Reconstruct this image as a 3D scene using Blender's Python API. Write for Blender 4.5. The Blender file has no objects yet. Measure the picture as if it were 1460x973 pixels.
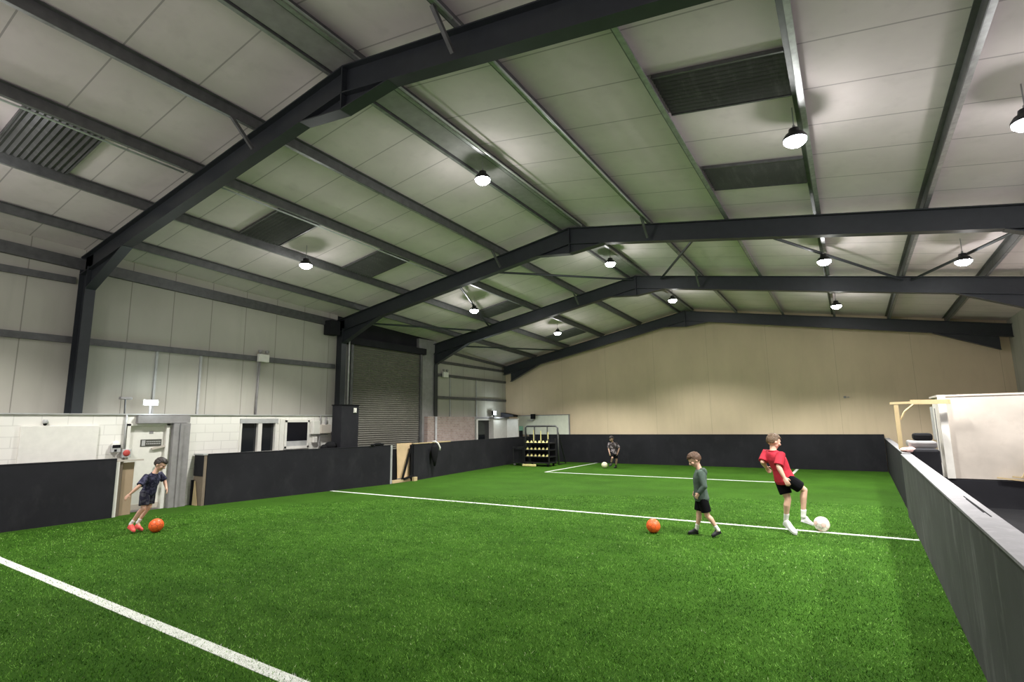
import bpy, bmesh, math, random
import numpy as np
from mathutils import Vector, Matrix, noise
random.seed(7)
S = bpy.context.scene
COL = S.collection
PI = math.pi
V = Vector

# ------------------------------------------------------------------ camera, world, exposure
F_PX, YAW, PITCH, ROLL, CAM_Z = 746.278, math.radians(-32.5577), math.radians(8.6769), math.radians(-.7883), 1.94
fw = V((math.sin(YAW)*math.cos(PITCH), math.cos(YAW)*math.cos(PITCH), math.sin(PITCH)))
r0 = V((math.cos(YAW), -math.sin(YAW), 0)); u0 = r0.cross(fw)
rt = math.cos(ROLL)*r0+math.sin(ROLL)*u0; up = -math.sin(ROLL)*r0+math.cos(ROLL)*u0
cd = bpy.data.cameras.new('camera'); cam = bpy.data.objects.new('camera', cd); COL.objects.link(cam)
cam.matrix_world = Matrix(((rt.x, up.x, -fw.x, 0), (rt.y, up.y, -fw.y, 0), (rt.z, up.z, -fw.z, CAM_Z), (0, 0, 0, 1)))
cd.sensor_width = 36; cd.lens = F_PX*36/1460; cd.shift_x = (730-729.61)/1460; cd.shift_y = (489.918-486.5)/1460
cd.clip_start = .05; cd.clip_end = 200
S.camera = cam
S.view_settings.view_transform = 'Standard'; S.view_settings.look = 'None'
S.view_settings.gamma = 1; S.view_settings.use_curve_mapping = False
S.view_settings.exposure = 0.0
LAMP_W = 430.0
W = bpy.data.worlds.new('world'); S.world = W; W.use_nodes = True
W.node_tree.nodes['Background'].inputs[0].default_value = (1, .915, .95, 1)
W.node_tree.nodes['Background'].inputs[1].default_value = 1.1

# ------------------------------------------------------------------ materials
def rgb(h, g=2.2):
    h = h.lstrip('#'); return tuple((int(h[i:i+2], 16)/255)**g for i in (0, 2, 4))
class NT:
    def __init__(s, name):
        s.m = bpy.data.materials.new(name); s.m.use_nodes = True; s.t = s.m.node_tree
        s.b = s.t.nodes['Principled BSDF']
    def n(s, ty, **kw):
        x = s.t.nodes.new(ty)
        for k, v in kw.items():
            if k.startswith('i_'): x.inputs[int(k[2:])].default_value = v
            else: setattr(x, k, v)
        return x
    def l(s, a, b): s.t.links.new(a, b)
    def math(s, op, a, b=None, c=None):
        x = s.n('ShaderNodeMath', operation=op)
        for i, q in enumerate((a, b, c)):
            if q is None: continue
            if isinstance(q, (int, float)): x.inputs[i].default_value = q
            else: s.l(q, x.inputs[i])
        return x.outputs[0]
    def mix(s, f, a, b):
        x = s.n('ShaderNodeMix', data_type='RGBA')
        for q, i in ((f, 0), (a, 6), (b, 7)):
            if isinstance(q, (int, float)): x.inputs[i].default_value = q
            elif isinstance(q, tuple): x.inputs[i].default_value = q if len(q) == 4 else (*q, 1)
            else: s.l(q, x.inputs[i])
        return x.outputs[2]
    def coord(s):
        if not hasattr(s, 'tc'):
            s.tc = s.n('ShaderNodeTexCoord').outputs['Object']; sp = s.n('ShaderNodeSeparateXYZ'); s.l(s.tc, sp.inputs[0]); s.x, s.y, s.z = sp.outputs
        return s.tc
    def noise(s, scale, detail=3, rough=.55, stretch=None):
        c = s.coord()
        if stretch:
            mp = s.n('ShaderNodeMapping'); mp.inputs['Scale'].default_value = stretch; s.l(c, mp.inputs[0]); c = mp.outputs[0]
        x = s.n('ShaderNodeTexNoise'); x.inputs['Scale'].default_value = scale; x.inputs['Detail'].default_value = detail
        x.inputs['Roughness'].default_value = rough; s.l(c, x.inputs['Vector']); return x.outputs[0]
    def ramp(s, f, a, b):
        x = s.n('ShaderNodeMapRange'); x.inputs[1].default_value = a; x.inputs[2].default_value = b; s.l(f, x.inputs[0]); return x.outputs[0]
    def line(s, axis, period, width, off=0.0):
        s.coord(); c = {'x': s.x, 'y': s.y, 'z': s.z}[axis]
        f = s.math('FRACT', s.math('DIVIDE', s.math('ADD', c, off), period))
        return s.math('LESS_THAN', f, width/period)
    def bump(s, h, strength=.3, dist=.02):
        x = s.n('ShaderNodeBump'); x.inputs['Strength'].default_value = strength; x.inputs['Distance'].default_value = dist
        s.l(h, x.inputs['Height']); s.l(x.outputs[0], s.b.inputs['Normal'])
    def col(s, c):
        if isinstance(c, tuple): s.b.inputs['Base Color'].default_value = (*c[:3], 1)
        else: s.l(c, s.b.inputs['Base Color'])
    def set(s, rough=.6, metal=0.0, spec=.4):
        s.b.inputs['Roughness'].default_value = rough; s.b.inputs['Metallic'].default_value = metal
        s.b.inputs['Specular IOR Level'].default_value = spec; return s
def plain(name, c, rough=.6, metal=0., spec=.4, var=.12, scale=6, bump=0.):
    n = NT(name).set(rough, metal, spec); f = n.ramp(n.noise(scale, 4), .3, .7)
    n.col(n.mix(f, tuple(v*(1-var) for v in c), tuple(min(1, v*(1+var)) for v in c)))
    if bump: n.bump(n.noise(scale*12, 2), bump, .01)
    return n.m
M = {}
def turf_mat():
    n = NT('turf').set(.9, 0, .08)
    a = n.ramp(n.noise(1.1, 3), .3, .7); b = n.ramp(n.noise(26, 4, .7), .32, .68); c = n.ramp(n.noise(150, 2, .6), .35, .65)
    k = n.mix(a, (.034, .120, .009), (.060, .190, .014))
    k = n.mix(n.math('MULTIPLY', n.ramp(n.noise(.45, 4, .6), .40, .68), .45), k, (.016, .060, .004)); k = n.mix(n.math('MULTIPLY', b, .55), k, (.014, .052, .004)); k = n.mix(n.math('MULTIPLY', c, .45), k, (.120, .250, .030)); n.col(k)
    n.bump(n.math('ADD', c, b), .8, .02); return n.m
def line_mat():
    n = NT('line_white').set(.8, 0, .2); f = n.ramp(n.noise(170, 2, .6), .40, .52)
    n.col(n.mix(f, (.30, .36, .24), (.80, .81, .76))); return n.m
def cladding_mat(name, c, period, axis, off, lw=.025):
    n = NT(name).set(.8, 0, .15); f = n.ramp(n.noise(.9, 4, .6, (1, 1, .5)), .25, .75)
    k = n.mix(f, tuple(v*.90 for v in c), tuple(v*1.06 for v in c))
    st = n.math('MULTIPLY', n.ramp(n.noise(3.0, 4, .6, (1, 1, .08)), .55, .8), .22)
    k = n.mix(st, k, tuple(v*.55 for v in c))
    k = n.mix(n.math('MULTIPLY', n.line(axis, period, lw, off), .6), k, tuple(v*.3 for v in c)); n.col(k); return n.m
def block_mat(name, c1, c2, mortar, bw, bh, mort=.012, bump=.4, var=None):
    n = NT(name).set(.7, 0, .3); n.coord(); cb = n.n('ShaderNodeCombineXYZ'); n.l(n.y, cb.inputs[0]); n.l(n.z, cb.inputs[1])
    b = n.n('ShaderNodeTexBrick'); n.l(cb.outputs[0], b.inputs[0])
    b.inputs['Color1'].default_value = (*c1, 1); b.inputs['Color2'].default_value = (*c2, 1); b.inputs['Mortar'].default_value = (*mortar, 1)
    b.inputs['Scale'].default_value = 1; b.inputs['Brick Width'].default_value = bw; b.inputs['Row Height'].default_value = bh
    b.inputs['Mortar Size'].default_value = mort; b.inputs['Mortar Smooth'].default_value = .3
    f = n.ramp(n.noise(5, 5, .65), .35, .75); k = b.outputs[0]
    if var: k = n.mix(n.math('MULTIPLY', f, .6), k, var)
    n.col(k); n.bump(n.math('SUBTRACT', 1.0, b.outputs[1]), bump, .01); return n.m
def scuffed(name, c, c2, amt=.5, scale=3.0, stretch=(1, 1, .25), rough=.7):
    n = NT(name).set(rough, 0, .12); f = n.ramp(n.noise(scale, 6, .7, stretch), .52, .80); g = n.ramp(n.noise(1.3, 3), .3, .7)
    k = n.mix(g, tuple(v*.85 for v in c), tuple(v*1.15 for v in c)); n.col(n.mix(n.math('MULTIPLY', f, amt), k, c2))
    n.bump(n.noise(60, 2), .1, .005); return n.m
def emit(name, c, s):
    n = NT(name); n.b.inputs['Emission Color'].default_value = (*c, 1); n.b.inputs['Emission Strength'].default_value = s; n.col((.8, .8, .8)); return n.m
def camo(name, a, b, scale=22):
    n = NT(name).set(.8, 0, .2); n.col(n.mix(n.ramp(n.noise(scale, 2, .5), .47, .53), a, b)); return n.m
M['turf'] = turf_mat(); M['line'] = line_mat()
M['concrete'] = plain('concrete', (.22, .21, .20), .85, bump=.1)
M['roof'] = cladding_mat('roof_liner', (.66, .585, .585), 1.0, 'y', .4, .022)
M['clad'] = cladding_mat('wall_liner', (.42, .405, .35), 1.0, 'y', .35, .02)
M['cream'] = cladding_mat('cream_board', (.60, .49, .34), 2.4, 'x', .3, .008)
M['block'] = block_mat('white_blockwork', (.76, .74, .68), (.73, .71, .65), (.64, .62, .57), .45, .225, .010, .25)
M['brick'] = block_mat('faded_brick', (.26, .17, .14), (.36, .26, .22), (.34, .31, .28), .225, .075, .014, .5, (.46, .40, .37))
M['steel'] = plain('dark_steel', (.022, .026, .030), .45, .0, .45)
M['galv'] = plain('galvanised', (.30, .30, .30), .38, .55, .5, .25, 9)
M['galv_dark'] = plain('purlin_grey', (.105, .105, .105), .5, .35, .4, .2, 7)
M['conduit'] = plain('bright_conduit', (.62, .63, .64), .3, .4, .5)
M['sky_sheet'] = scuffed('rooflight_sheet', (.075, .075, .072), (.17, .17, .16), .6, 4, (2, .3, 1), .4)
M['black_board'] = scuffed('black_boarding', (.019, .019, .022), (.05, .05, .052), .35, 2.5, (1, 1, .6), .75)
M['scuffed_board'] = scuffed('scuffed_black_boarding', (.066, .068, .065), (.24, .24, .23), .55, 3.2, (1.5, 1.5, .35), .75)
M['cap_grey'] = scuffed('worn_grey_cap', (.22, .215, .22), (.33, .32, .32), .7, 9, (1, 1, 1), .7)
M['ply'] = scuffed('bare_plywood', (.68, .50, .30), (.52, .36, .20), .6, 5, (3, 3, .3), .6)
M['pine'] = scuffed('sawn_timber', (.50, .39, .22), (.36, .27, .15), .6, 8, (4, 4, .4), .7)
M['brown_ply'] = scuffed('brown_plywood', (.20, .16, .12), (.32, .25, .17), .5, 5, (1, 1, .5), .7)
M['tan_ply'] = scuffed('tan_plywood', (.36, .27, .18), (.26, .18, .11), .5, 5, (1, 1, .5), .7); M['black'] = plain('matt_black', (.010, .010, .011), .85, 0, .1); M['black_metal'] = plain('black_metal', (.016, .016, .017), .4)
M['sign'] = plain('sign_dark', (.06, .06, .048), .6); M['white'] = plain('white_paint', (.70, .68, .62), .55, var=.05); M['offwhite'] = scuffed('off_white_board', (.50, .45, .39), (.38, .32, .27), .35, 5, (1, 1, 1), .7)
M['pale_green'] = plain('pale_green_board', (.66, .68, .56), .6, var=.05)
M['grey'] = plain('grey_paint', (.25, .24, .235), .6); M['midgrey'] = plain('mid_grey_plastic', (.40, .40, .39), .5)
M['shutter'] = plain('shutter_slats', (.15, .143, .12), .45, .2, .4, .08, 2); M['glass'] = plain('dark_glass', (.012, .014, .016), .08, 0, .6)
M['screen'] = plain('dark_screen', (.008, .008, .012), .15, 0, .5); M['red'] = plain('red_paint', (.42, .06, .05), .5)
M['yellow'] = plain('yellow_plastic', (.80, .72, .30), .5); M['pinkcloth'] = plain('pink_cloth', (.80, .50, .46), .85)
M['lens'] = emit('lamp_lens', (.90, .95, 1), 60); M['bulk'] = emit('bulkhead_glow', (.80, .95, 1), 14); M['green_lid'] = plain('green_plastic', (.25, .5, .38), .5)  # the lid green is plain plastic and emits nothing
M['skin'] = plain('skin_fair', (.66, .40, .29), .55, var=.06, scale=20); M['skin_dark'] = plain('skin_tan', (.40, .25, .18), .55, var=.06, scale=20)
M['hair_brown'] = plain('hair_brown', (.085, .045, .024), .6, var=.4, scale=60); M['hair_dark'] = plain('hair_dark', (.025, .018, .015), .55, var=.4, scale=60); M['hair_fair'] = plain('hair_fair', (.095, .058, .030), .6, var=.4, scale=60)
M['shirt_red'] = plain('red_jersey', (.40, .013, .030), .8, var=.15, scale=12); M['shorts_black'] = plain('black_shorts', (.006, .006, .007), .95, 0, .08)
M['hoodie'] = plain('green_grey_fleece', (.060, .088, .070), .9, var=.2, scale=14); M['navy'] = camo('navy_pattern', (.018, .018, .040), (.055, .055, .095)); M['navy2'] = camo('navy_shorts', (.016, .016, .030), (.06, .06, .075), 16)
M['dark_camo'] = camo('dark_patterned', (.035, .028, .028), (.22, .19, .20), 9); M['sock'] = plain('white_sock', (.78, .76, .72), .9); M['shoe_white'] = plain('white_shoe', (.80, .79, .76), .6); M['shoe_black'] = plain('black_shoe', (.012, .012, .013), .5)
M['shoe_red'] = plain('coral_shoe', (.75, .10, .085), .5); M['ball_orange'] = plain('orange_ball', (.85, .13, .025), .4); M['ball_white'] = plain('white_ball', (.80, .74, .66), .45); M['ball_pink'] = plain('pale_pink_patch', (.72, .50, .44), .45)
M['seam'] = plain('ball_seam', (.25, .07, .03), .7); M['seam_grey'] = plain('ball_seam_grey', (.35, .32, .28), .7); M['ball_yellow'] = plain('yellow_ball', (.80, .76, .42), .45)
M['eye'] = plain('eye', (.02, .015, .012), .2); M['lip'] = plain('lip', (.50, .20, .17), .5); M['sole'] = plain('sole', (.5, .5, .5), .7)

# ------------------------------------------------------------------ helpers
WORLD = {}
def tag(o, label=None, cat=None, group=None, kind=None):
    if label: o['label'] = label
    if cat: o['category'] = cat
    if group: o['group'] = group
    if kind: o['kind'] = kind
    return o
def thing(name, label, cat, loc=(0, 0, 0), rz=0., group=None):
    o = bpy.data.objects.new(name, None); COL.objects.link(o); o.empty_display_size = .2
    o.location = loc; o.rotation_euler = (0, 0, rz)
    WORLD[o.name] = Matrix.Translation(loc) @ Matrix.Rotation(rz, 4, 'Z'); return tag(o, label, cat, group)
class MB:
    def __init__(s, xf=None): s.bm = bmesh.new(); s.xf = xf
    def mat_add(s, vs):
        if s.xf:
            for v in vs: v.co = s.xf @ v.co
    def box(s, x0, x1, y0, y1, z0, z1, rot=None):
        r = bmesh.ops.create_cube(s.bm, size=1); c = V(((x0+x1)/2, (y0+y1)/2, (z0+z1)/2))
        for v in r['verts']:
            p = V((v.co.x*(x1-x0), v.co.y*(y1-y0), v.co.z*(z1-z0)))
            v.co = c+(rot @ p if rot else p)
        s.mat_add(r['verts']); return s
    def bar(s, p, q, w, h, upv=(0, 0, 1)):
        p, q = V(p), V(q); d = (q-p); L = d.length; d.normalize(); u = V(upv); a = d.cross(u)
        if a.length < 1e-4: a = d.cross(V((0, 1, 0)))
        a.normalize(); u = a.cross(d)
        r = bmesh.ops.create_cube(s.bm, size=1)
        for v in r['verts']: v.co = (p+q)/2+d*(v.co.y*L)+a*(v.co.x*w)+u*(v.co.z*h)
        s.mat_add(r['verts']); return s
    def prism(s, pts, ext):
        ext = V(ext); a = [s.bm.verts.new(V(p)) for p in pts]; b = [s.bm.verts.new(V(p)+ext) for p in pts]; n = len(pts)
        s.bm.faces.new(a); s.bm.faces.new(b[::-1])
        for i in range(n): s.bm.faces.new((a[i], b[i], b[(i+1) % n], a[(i+1) % n]))
        s.mat_add(a+b); return s
    def rings(s, rings, cap=True):
        R = [[s.bm.verts.new(p) for p in r] for r in rings]; n = len(R[0])
        for a, b in zip(R, R[1:]):
            for i in range(n): s.bm.faces.new((a[i], a[(i+1) % n], b[(i+1) % n], b[i]))
        if cap: s.bm.faces.new(R[0][::-1]); s.bm.faces.new(R[-1])
        s.mat_add([v for r in R for v in r]); return s
    def tube(s, pts, rad, n=10):
        pts = [V(p) for p in pts]; k = len(pts); rad = [rad]*k if isinstance(rad, (int, float)) else rad
        t0 = (pts[1]-pts[0]).normalized(); a = t0.cross(V((0, 0, 1)))
        if a.length < .05: a = t0.cross(V((0, 1, 0)))
        a.normalize(); out = []
        for i, p in enumerate(pts):
            t = (pts[min(i+1, k-1)]-pts[max(i-1, 0)]).normalized(); a = (a-t*a.dot(t)).normalized(); b = t.cross(a)
            out.append([p+(a*math.cos(2*PI*j/n)+b*math.sin(2*PI*j/n))*rad[i] for j in range(n)])
        return s.rings(out)
    def lathe(s, prof, c=(0, 0, 0), n=24):
        c = V(c); return s.rings([[c+V((r*math.cos(2*PI*j/n), r*math.sin(2*PI*j/n), z)) for j in range(n)] for r, z in prof])
    def ball(s, c, r, rot=None, sub=3):
        q = bmesh.ops.create_icosphere(s.bm, subdivisions=sub, radius=1); c = V(c)
        r = V((r, r, r)) if isinstance(r, (int, float)) else V(r)
        for v in q['verts']:
            p = V((v.co.x*r.x, v.co.y*r.y, v.co.z*r.z)); v.co = c+(rot @ p if rot else p)
        s.mat_add(q['verts']); return s
    def build(s, name, mat, parent=None, bevel=0., smooth=False, mats=None):
        bm = s.bm
        if parent is not None:
            inv = WORLD[parent.name].inverted()
            for v in bm.verts: v.co = inv @ v.co
        bmesh.ops.recalc_face_normals(bm, faces=bm.faces)
        me = bpy.data.meshes.new(name); bm.to_mesh(me); bm.free()
        o = bpy.data.objects.new(name, me); COL.objects.link(o)
        for m in (mats or [mat]): me.materials.append(m)
        if parent is not None: o.parent = parent; WORLD[o.name] = WORLD[parent.name]
        else: WORLD[o.name] = Matrix()
        if smooth:
            for p in me.polygons: p.use_smooth = True
        if bevel:
            b = o.modifiers.new('bevel', 'BEVEL'); b.width = bevel; b.segments = 2; b.limit_method = 'ANGLE'
        return o
def struct(o): o['kind'] = 'structure'; return o
def copy_tree(o, parent=None):
    c = o.copy(); COL.objects.link(c)
    if parent is not None: c.parent = parent
    for ch in list(o.children): copy_tree(ch, c)
    return c

# ------------------------------------------------------------------ the hall's shape
XRIDGE, XL, XR = -5.785, -14.9, 4.7
def zr(y): return 7.15-.020*(y-4.65)
def zel(y): return 5.95-.0478*(y-4.65)
def zer(y): return 5.38-.020*(y-4.65)
def zs(x, y):                                    # top of the rafters
    if x > XRIDGE: return zr(y)+(zer(y)-zr(y))*(x-XRIDGE)/(XR-XRIDGE)
    return zr(y)+(zel(y)-zr(y))*(XRIDGE-x)/(XRIDGE-XL)
Y0, Y1 = -3.0, 24.0
FACE = -14.4                                     # inner face of the block wall
# floor slab and turf
struct(MB().box(-16, 5.2, Y0, 24.3, -.20, -.03).build('floor', M['concrete']))
tb = [(-13.90, Y0+.4), (-13.89, 5.31), (-14.36, 5.32), (-14.36, 7.26), (-13.88, 7.28), (-13.05, 12.85), (-13.03, 13.94), (-13.36, 16.25), (-13.71, 19.6), (-14.0, 22.1), (-14.3, 23.9), (.98, 23.9), (.83, 13.7), (.78, 12.7), (.67, 5.4), (.60, Y0+.4)]
struct(MB().prism([(x, y, -.03) for x, y in tb], (0, 0, .03)).build('artificial_turf', M['turf']))
struct(MB().box(.86, 4.79, .2, 15.45, -.03, -.015).build('floor_black_sheet', M['black']))  # black sheet added to darken the bright slab behind the right boards
# ceiling: liner sheets, with the seams between them one metre apart
m = MB()
ys = np.linspace(Y0, 24.3, 29)
for xa, xb in ((-15.9, XRIDGE), (XRIDGE, 5.2)):
    for a, b in zip(ys, ys[1:]):
        vs = [m.bm.verts.new((x, y, zs(x, y)+.21+k)) for k in (0, .06) for x, y in ((xa, a), (xb, a), (xb, b), (xa, b))]
        for f in ((0, 1, 2, 3), (4, 5, 6, 7), (0, 1, 5, 4), (1, 2, 6, 5), (2, 3, 7, 6), (3, 0, 4, 7)): m.bm.faces.new([vs[i] for i in f])
bmesh.ops.remove_doubles(m.bm, verts=m.bm.verts, dist=1e-4)
struct(m.build('ceiling', M['roof']))
# left wall: liner above the blockwork in the two near bays
m = MB(); m.prism([(-14.95, Y0, 2.24), (-14.95, 12.0, 2.24), (-14.95, 12.0, zs(-14.95, 12)+.22), (-14.95, Y0, zs(-14.95, Y0)+.22)], (-.08, 0, 0))
struct(m.build('wall_left', M['clad']))
# far bay of the left wall, running slightly outwards
T34 = Matrix.Translation((-14.75, 17.1, 0)) @ Matrix.Rotation(math.atan2(.70, 6.85), 4, 'Z')
L34 = 6.88
m = MB(T34); m.prism([(-.30, -.2, 2.28), (-.30, L34+.1, 2.28), (-.30, L34+.1, 5.30), (-.30, -.2, 5.62)], (-.08, 0, 0))
struct(m.build('wall_left_far', M['clad']))
struct(MB().prism([(-16.3, 24.0, -.03), (5.0, 24.0, -.03), (5.0, 24.0, zs(5.0, 24)+.24), (XRIDGE, 24.0, zr(24)+.24), (-16.3, 24.0, zs(-16.3, 24)+.24)], (0, .12, 0)).build('wall_back', M['cream']))
struct(MB().prism([(4.8, 16.9, -.03), (4.8, 24.0, -.03), (4.8, 24.0, zs(4.8, 24)+.22), (4.8, 16.9, zs(4.8, 16.9)+.22)], (.1, 0, 0)).build('wall_right', M['clad']))
# white blockwork, split round the doorway and the window
m = MB()
for a, b, z0, z1 in ((Y0, 5.62, -.03, 2.26), (5.62, 6.56, 2.05, 2.26), (6.56, 8.36, -.03, 2.26), (8.36, 9.50, -.03, 1.18), (8.36, 9.50, 2.16, 2.26), (9.50, 11.85, -.03, 2.26)):
    m.box(-14.94, FACE, a, b, z0, z1)
struct(m.build('wall_block', M['block']))
struct(MB().box(-14.95, -14.36, Y0, 11.9, 2.26, 2.285).build('trim_1', M['midgrey']))
m = MB(); m.box(FACE-.05, FACE+.06, 3.72, 5.06, -.03, 2.02)
struct(m.build('trim_2', M['white'], bevel=.01))
# brick of the far bay
m = MB(T34)
for a, b in ((-.62, 3.15), ): m.box(-.32, 0, a, b, -.03, 2.27)
struct(m.build('wall_brick', M['brick']))
m = MB(T34); m.box(-.32, -.05, 3.15, 6.86, 2.12, 2.27); struct(m.build('trim_3', M['grey']))
# sheeting rails
k = 4
def rail(p, q, w=.07, h=.15):
    global k
    struct(MB().bar(p, q, w, h).build('trim_%d' % k, M['galv_dark'])); k += 1
rail((-14.90, Y0, 3.97), (-14.90, 11.9, 3.97)); rail((-14.90, Y0, 5.36), (-14.90, 4.5, 5.36)); rail((-14.90, Y0, zel(0)-.10), (-14.90, 11.9, zel(12)-.12), .1, .26)
for za, zb in ((4.66, 4.74), (4.08, 4.15), (3.10, 3.15), (5.22, 5.0)): rail(T34 @ V((-.26, 0, za)), T34 @ V((-.26, L34, zb)), .06, .12)
for t in (1.45, 3.77): struct(MB(T34).box(-.29, -.25, t-.03, t+.03, 2.28, 4.1).build('trim_%d' % k, M['midgrey'])); k += 1
for y in (6.35, 7.45, 9.13):
    struct(MB().box(-14.95, -14.90, y-.025, y+.025, 2.29, 3.9).build('trim_%d' % k, M['midgrey'])); k += 1
# roller shutter bay
m = MB(); ps = []
nz = 62
for i in range(nz+1):
    z = 4.80*i/nz; ps += [(-14.78, z), (-14.76, z+.028), (-14.785, z+.066)]
for a, b in zip(ps, ps[1:]):
    f = [m.bm.verts.new(p) for p in ((a[0], 12.55, a[1]), (a[0], 16.05, a[1]), (b[0], 16.05, b[1]), (b[0], 12.55, b[1]))]; m.bm.faces.new(f)
bmesh.ops.remove_doubles(m.bm, verts=m.bm.verts, dist=1e-4)
sh = thing('roller_shutter', 'tall grey slatted roller shutter between two dark steel columns', 'shutter', (-14.78, 14.3, 0))
c = m.build('curtain', M['shutter'], sh); sd = c.modifiers.new('thick', 'SOLIDIFY'); sd.thickness = .012
for y in (12.50, 16.10): MB().box(-14.84, -14.70, y-.06, y+.06, 0, 4.85).build('guide_rail', M['galv_dark'], sh)
MB().box(-15.0, -14.62, 12.3, 16.3, 4.80, 5.05).build('shutter_housing', M['black_board'], sh)
struct(MB().box(-15.0, -14.86, 12.0, 12.5, -.03, 5.6).build('wall_shutter_jamb', M['grey']))
struct(MB().box(-15.0, -14.86, 16.1, 17.2, -.03, 5.5).build('wall_shutter_jamb_far', M['grey']))
struct(MB().box(-15.1, -15.0, 12.0, 17.2, 4.9, 5.8).build('wall_shutter_head', M['black_board']))

# ------------------------------------------------------------------ steel frames
def frame(y, label, cols=True, xl=-14.45, xr=4.3, zc=0.):
    R = thing('portal_frame', label, 'steel frame', (XRIDGE, y, zr(y)-.5), 0, 'steel portal frames of the hall'); D, HW = .44, .10
    def isec(x0, x1, name, hd0=0., hd1=0.):
        za, zb = zs(x0, y), zs(x1, y); b = MB()
        b.prism([(x0, y-.008, za), (x1, y-.008, zb), (x1, y-.008, zb-D-hd1), (x0, y-.008, za-D-hd0)], (0, .016, 0))
        b.bar((x0, y, za-.009), (x1, y, zb-.009), 2*HW, .018); b.bar((x0, y, za-D-hd0+.009), (x1, y, zb-D-hd1+.009), 2*HW, .018)
        return b.build(name, M['steel'], R)
    isec(xl-.45, XRIDGE, 'rafter'); isec(XRIDGE, xr+.4, 'rafter')
    for x, sg in ((xl, 1), (xr, -1)):                                   # haunch under each end
        x1 = x+sg*1.75; za, zb = zs(x, y)-D, zs(x1, y)-D; b = MB()
        lo = za-.46
        b.prism([(x, y-.008, za), (x1, y-.008, zb), (x, y-.008, lo)], (0, .016, 0)); b.bar((x, y, lo+.009), (x1, y, zb), 2*HW, .018)
        b.build('haunch', M['steel'], R)
    b = MB(); za = zr(y)-D
    for sg in (-1, 1):
        x1 = XRIDGE+sg*.95; b.prism([(XRIDGE, y-.008, za+.02), (x1, y-.008, zs(x1, y)-D), (XRIDGE, y-.008, za-.26)], (0, .016, 0)); b.bar((XRIDGE, y, za-.25), (x1, y, zs(x1, y)-D+.005), 2*HW, .018)
    b.box(XRIDGE-.012, XRIDGE+.012, y-HW, y+HW, za-.26, zr(y)); b.build('apex_haunch', M['steel'], R)
    if cols:
        for x, sg in ((xl, -1), (xr, 1)):
            zb = zc if x == xl else 0.
            zt = zs(x+sg*.45, y); b = MB(); x2 = x+sg*.42
            b.box(min(x, x2), max(x, x2), y-.008, y+.008, zb, zt); b.box(x-.009, x+.009, y-HW, y+HW, zb, zt-.30); b.box(x2-.009, x2+.009, y-HW, y+HW, zb, zt)
            b.build('column', M['steel'], R)
    return R
FR = [4.65, 12.0, 17.1, 23.45]
R1 = frame(4.65, 'nearest dark steel portal frame crossing the top of the photo', zc=2.285); R2 = frame(12.0, 'second dark steel frame, its left column beside the roller shutter', xl=-14.58)
R3 = frame(17.1, 'third dark steel frame, at the far edge of the roller shutter', xl=-14.78, xr=4.3, zc=2.27); R4 = frame(23.45, 'farthest dark steel frame, against the cream end wall', cols=False, xl=-15.05, xr=4.45)
# purlins
PL = [(-6.05, 'ridge'), (-7.95, 'first'), (-9.85, 'second'), (-11.80, 'third'), (-13.70, 'fourth')]; PR = [(-5.52, 'ridge'), (-3.70, 'first'), (-1.95, 'second'), (-.20, 'third'), (1.50, 'fourth'), (3.15, 'fifth')]
for side, lst in (('left', PL), ('right', PR)):
    for x, nm in lst:
        lab = ('grey steel purlin on the %s side of the ridge line' % side) if nm == 'ridge' else 'grey steel purlin, %s one down the %s roof slope from the ridge' % (nm, side)
        P = thing('purlin', lab, 'roof beam', (x, 4.65, zs(x, 4.65)), 0, 'long purlins under the roof'); s = -1 if side == 'left' else 1
        a, b = V((x, Y0, zs(x, Y0))), V((x, 23.9, zs(x, 23.9)))
        w = MB(); w.bar(a+V((0, 0, .107)), b+V((0, 0, .107)), .012, .186); w.bar(a+V((-s*.035, 0, .196)), b+V((-s*.035, 0, .196)), .07, .012); w.build('web', M['galv_dark'], P)
        w = MB(); w.bar(a+V((s*.035, 0, .022)), b+V((s*.035, 0, .022)), .075, .012); w.bar(a+V((s*.07, 0, .034)), b+V((s*.07, 0, .034)), .008, .03); w.build('bottom_flange', M['galv'], P)
        if nm == 'first':
            for fy in FR[:3]:
                g = MB(); g.bar((x, fy-.50, zs(x, fy)+.03), (x+.01, fy-.12, zs(x, fy)-.36), .05, .05); g.build('fly_brace', M['galv_dark'], P)
# conduit runs
def conduit(x, label, dx=.12):
    P = MB(); P.tube([(x+dx, y, zs(x, y)-.02) for y in (Y0, 4.4)], .018, 8); P.tube([(x+dx, y, zs(x, y)-.02) for y in (4.9, 11.8)], .018, 8)
    tag(P.build('conduit', M['conduit'], smooth=True), label, 'conduit', 'bright conduits along the roof beams')
conduit(-5.52, 'bright metal conduit running along the right side of the ridge', .16); conduit(-9.85, 'bright conduit clipped to the second left-slope purlin', -.10); conduit(-3.70, 'bright conduit beside the first right-slope purlin', .1)
m = MB(); m.prism([(-6.02, Y0, zr(0)+.05), (-6.02, 23.9, zr(23.9)+.05), (-6.02, 23.9, zr(23.9)+.08), (-6.02, Y0, zr(0)+.08)], (.47, 0, 0)); tag(m.build('ridge_tray', M['grey']), 'grey closing sheet between the two ridge purlins', 'roof trim')
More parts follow.
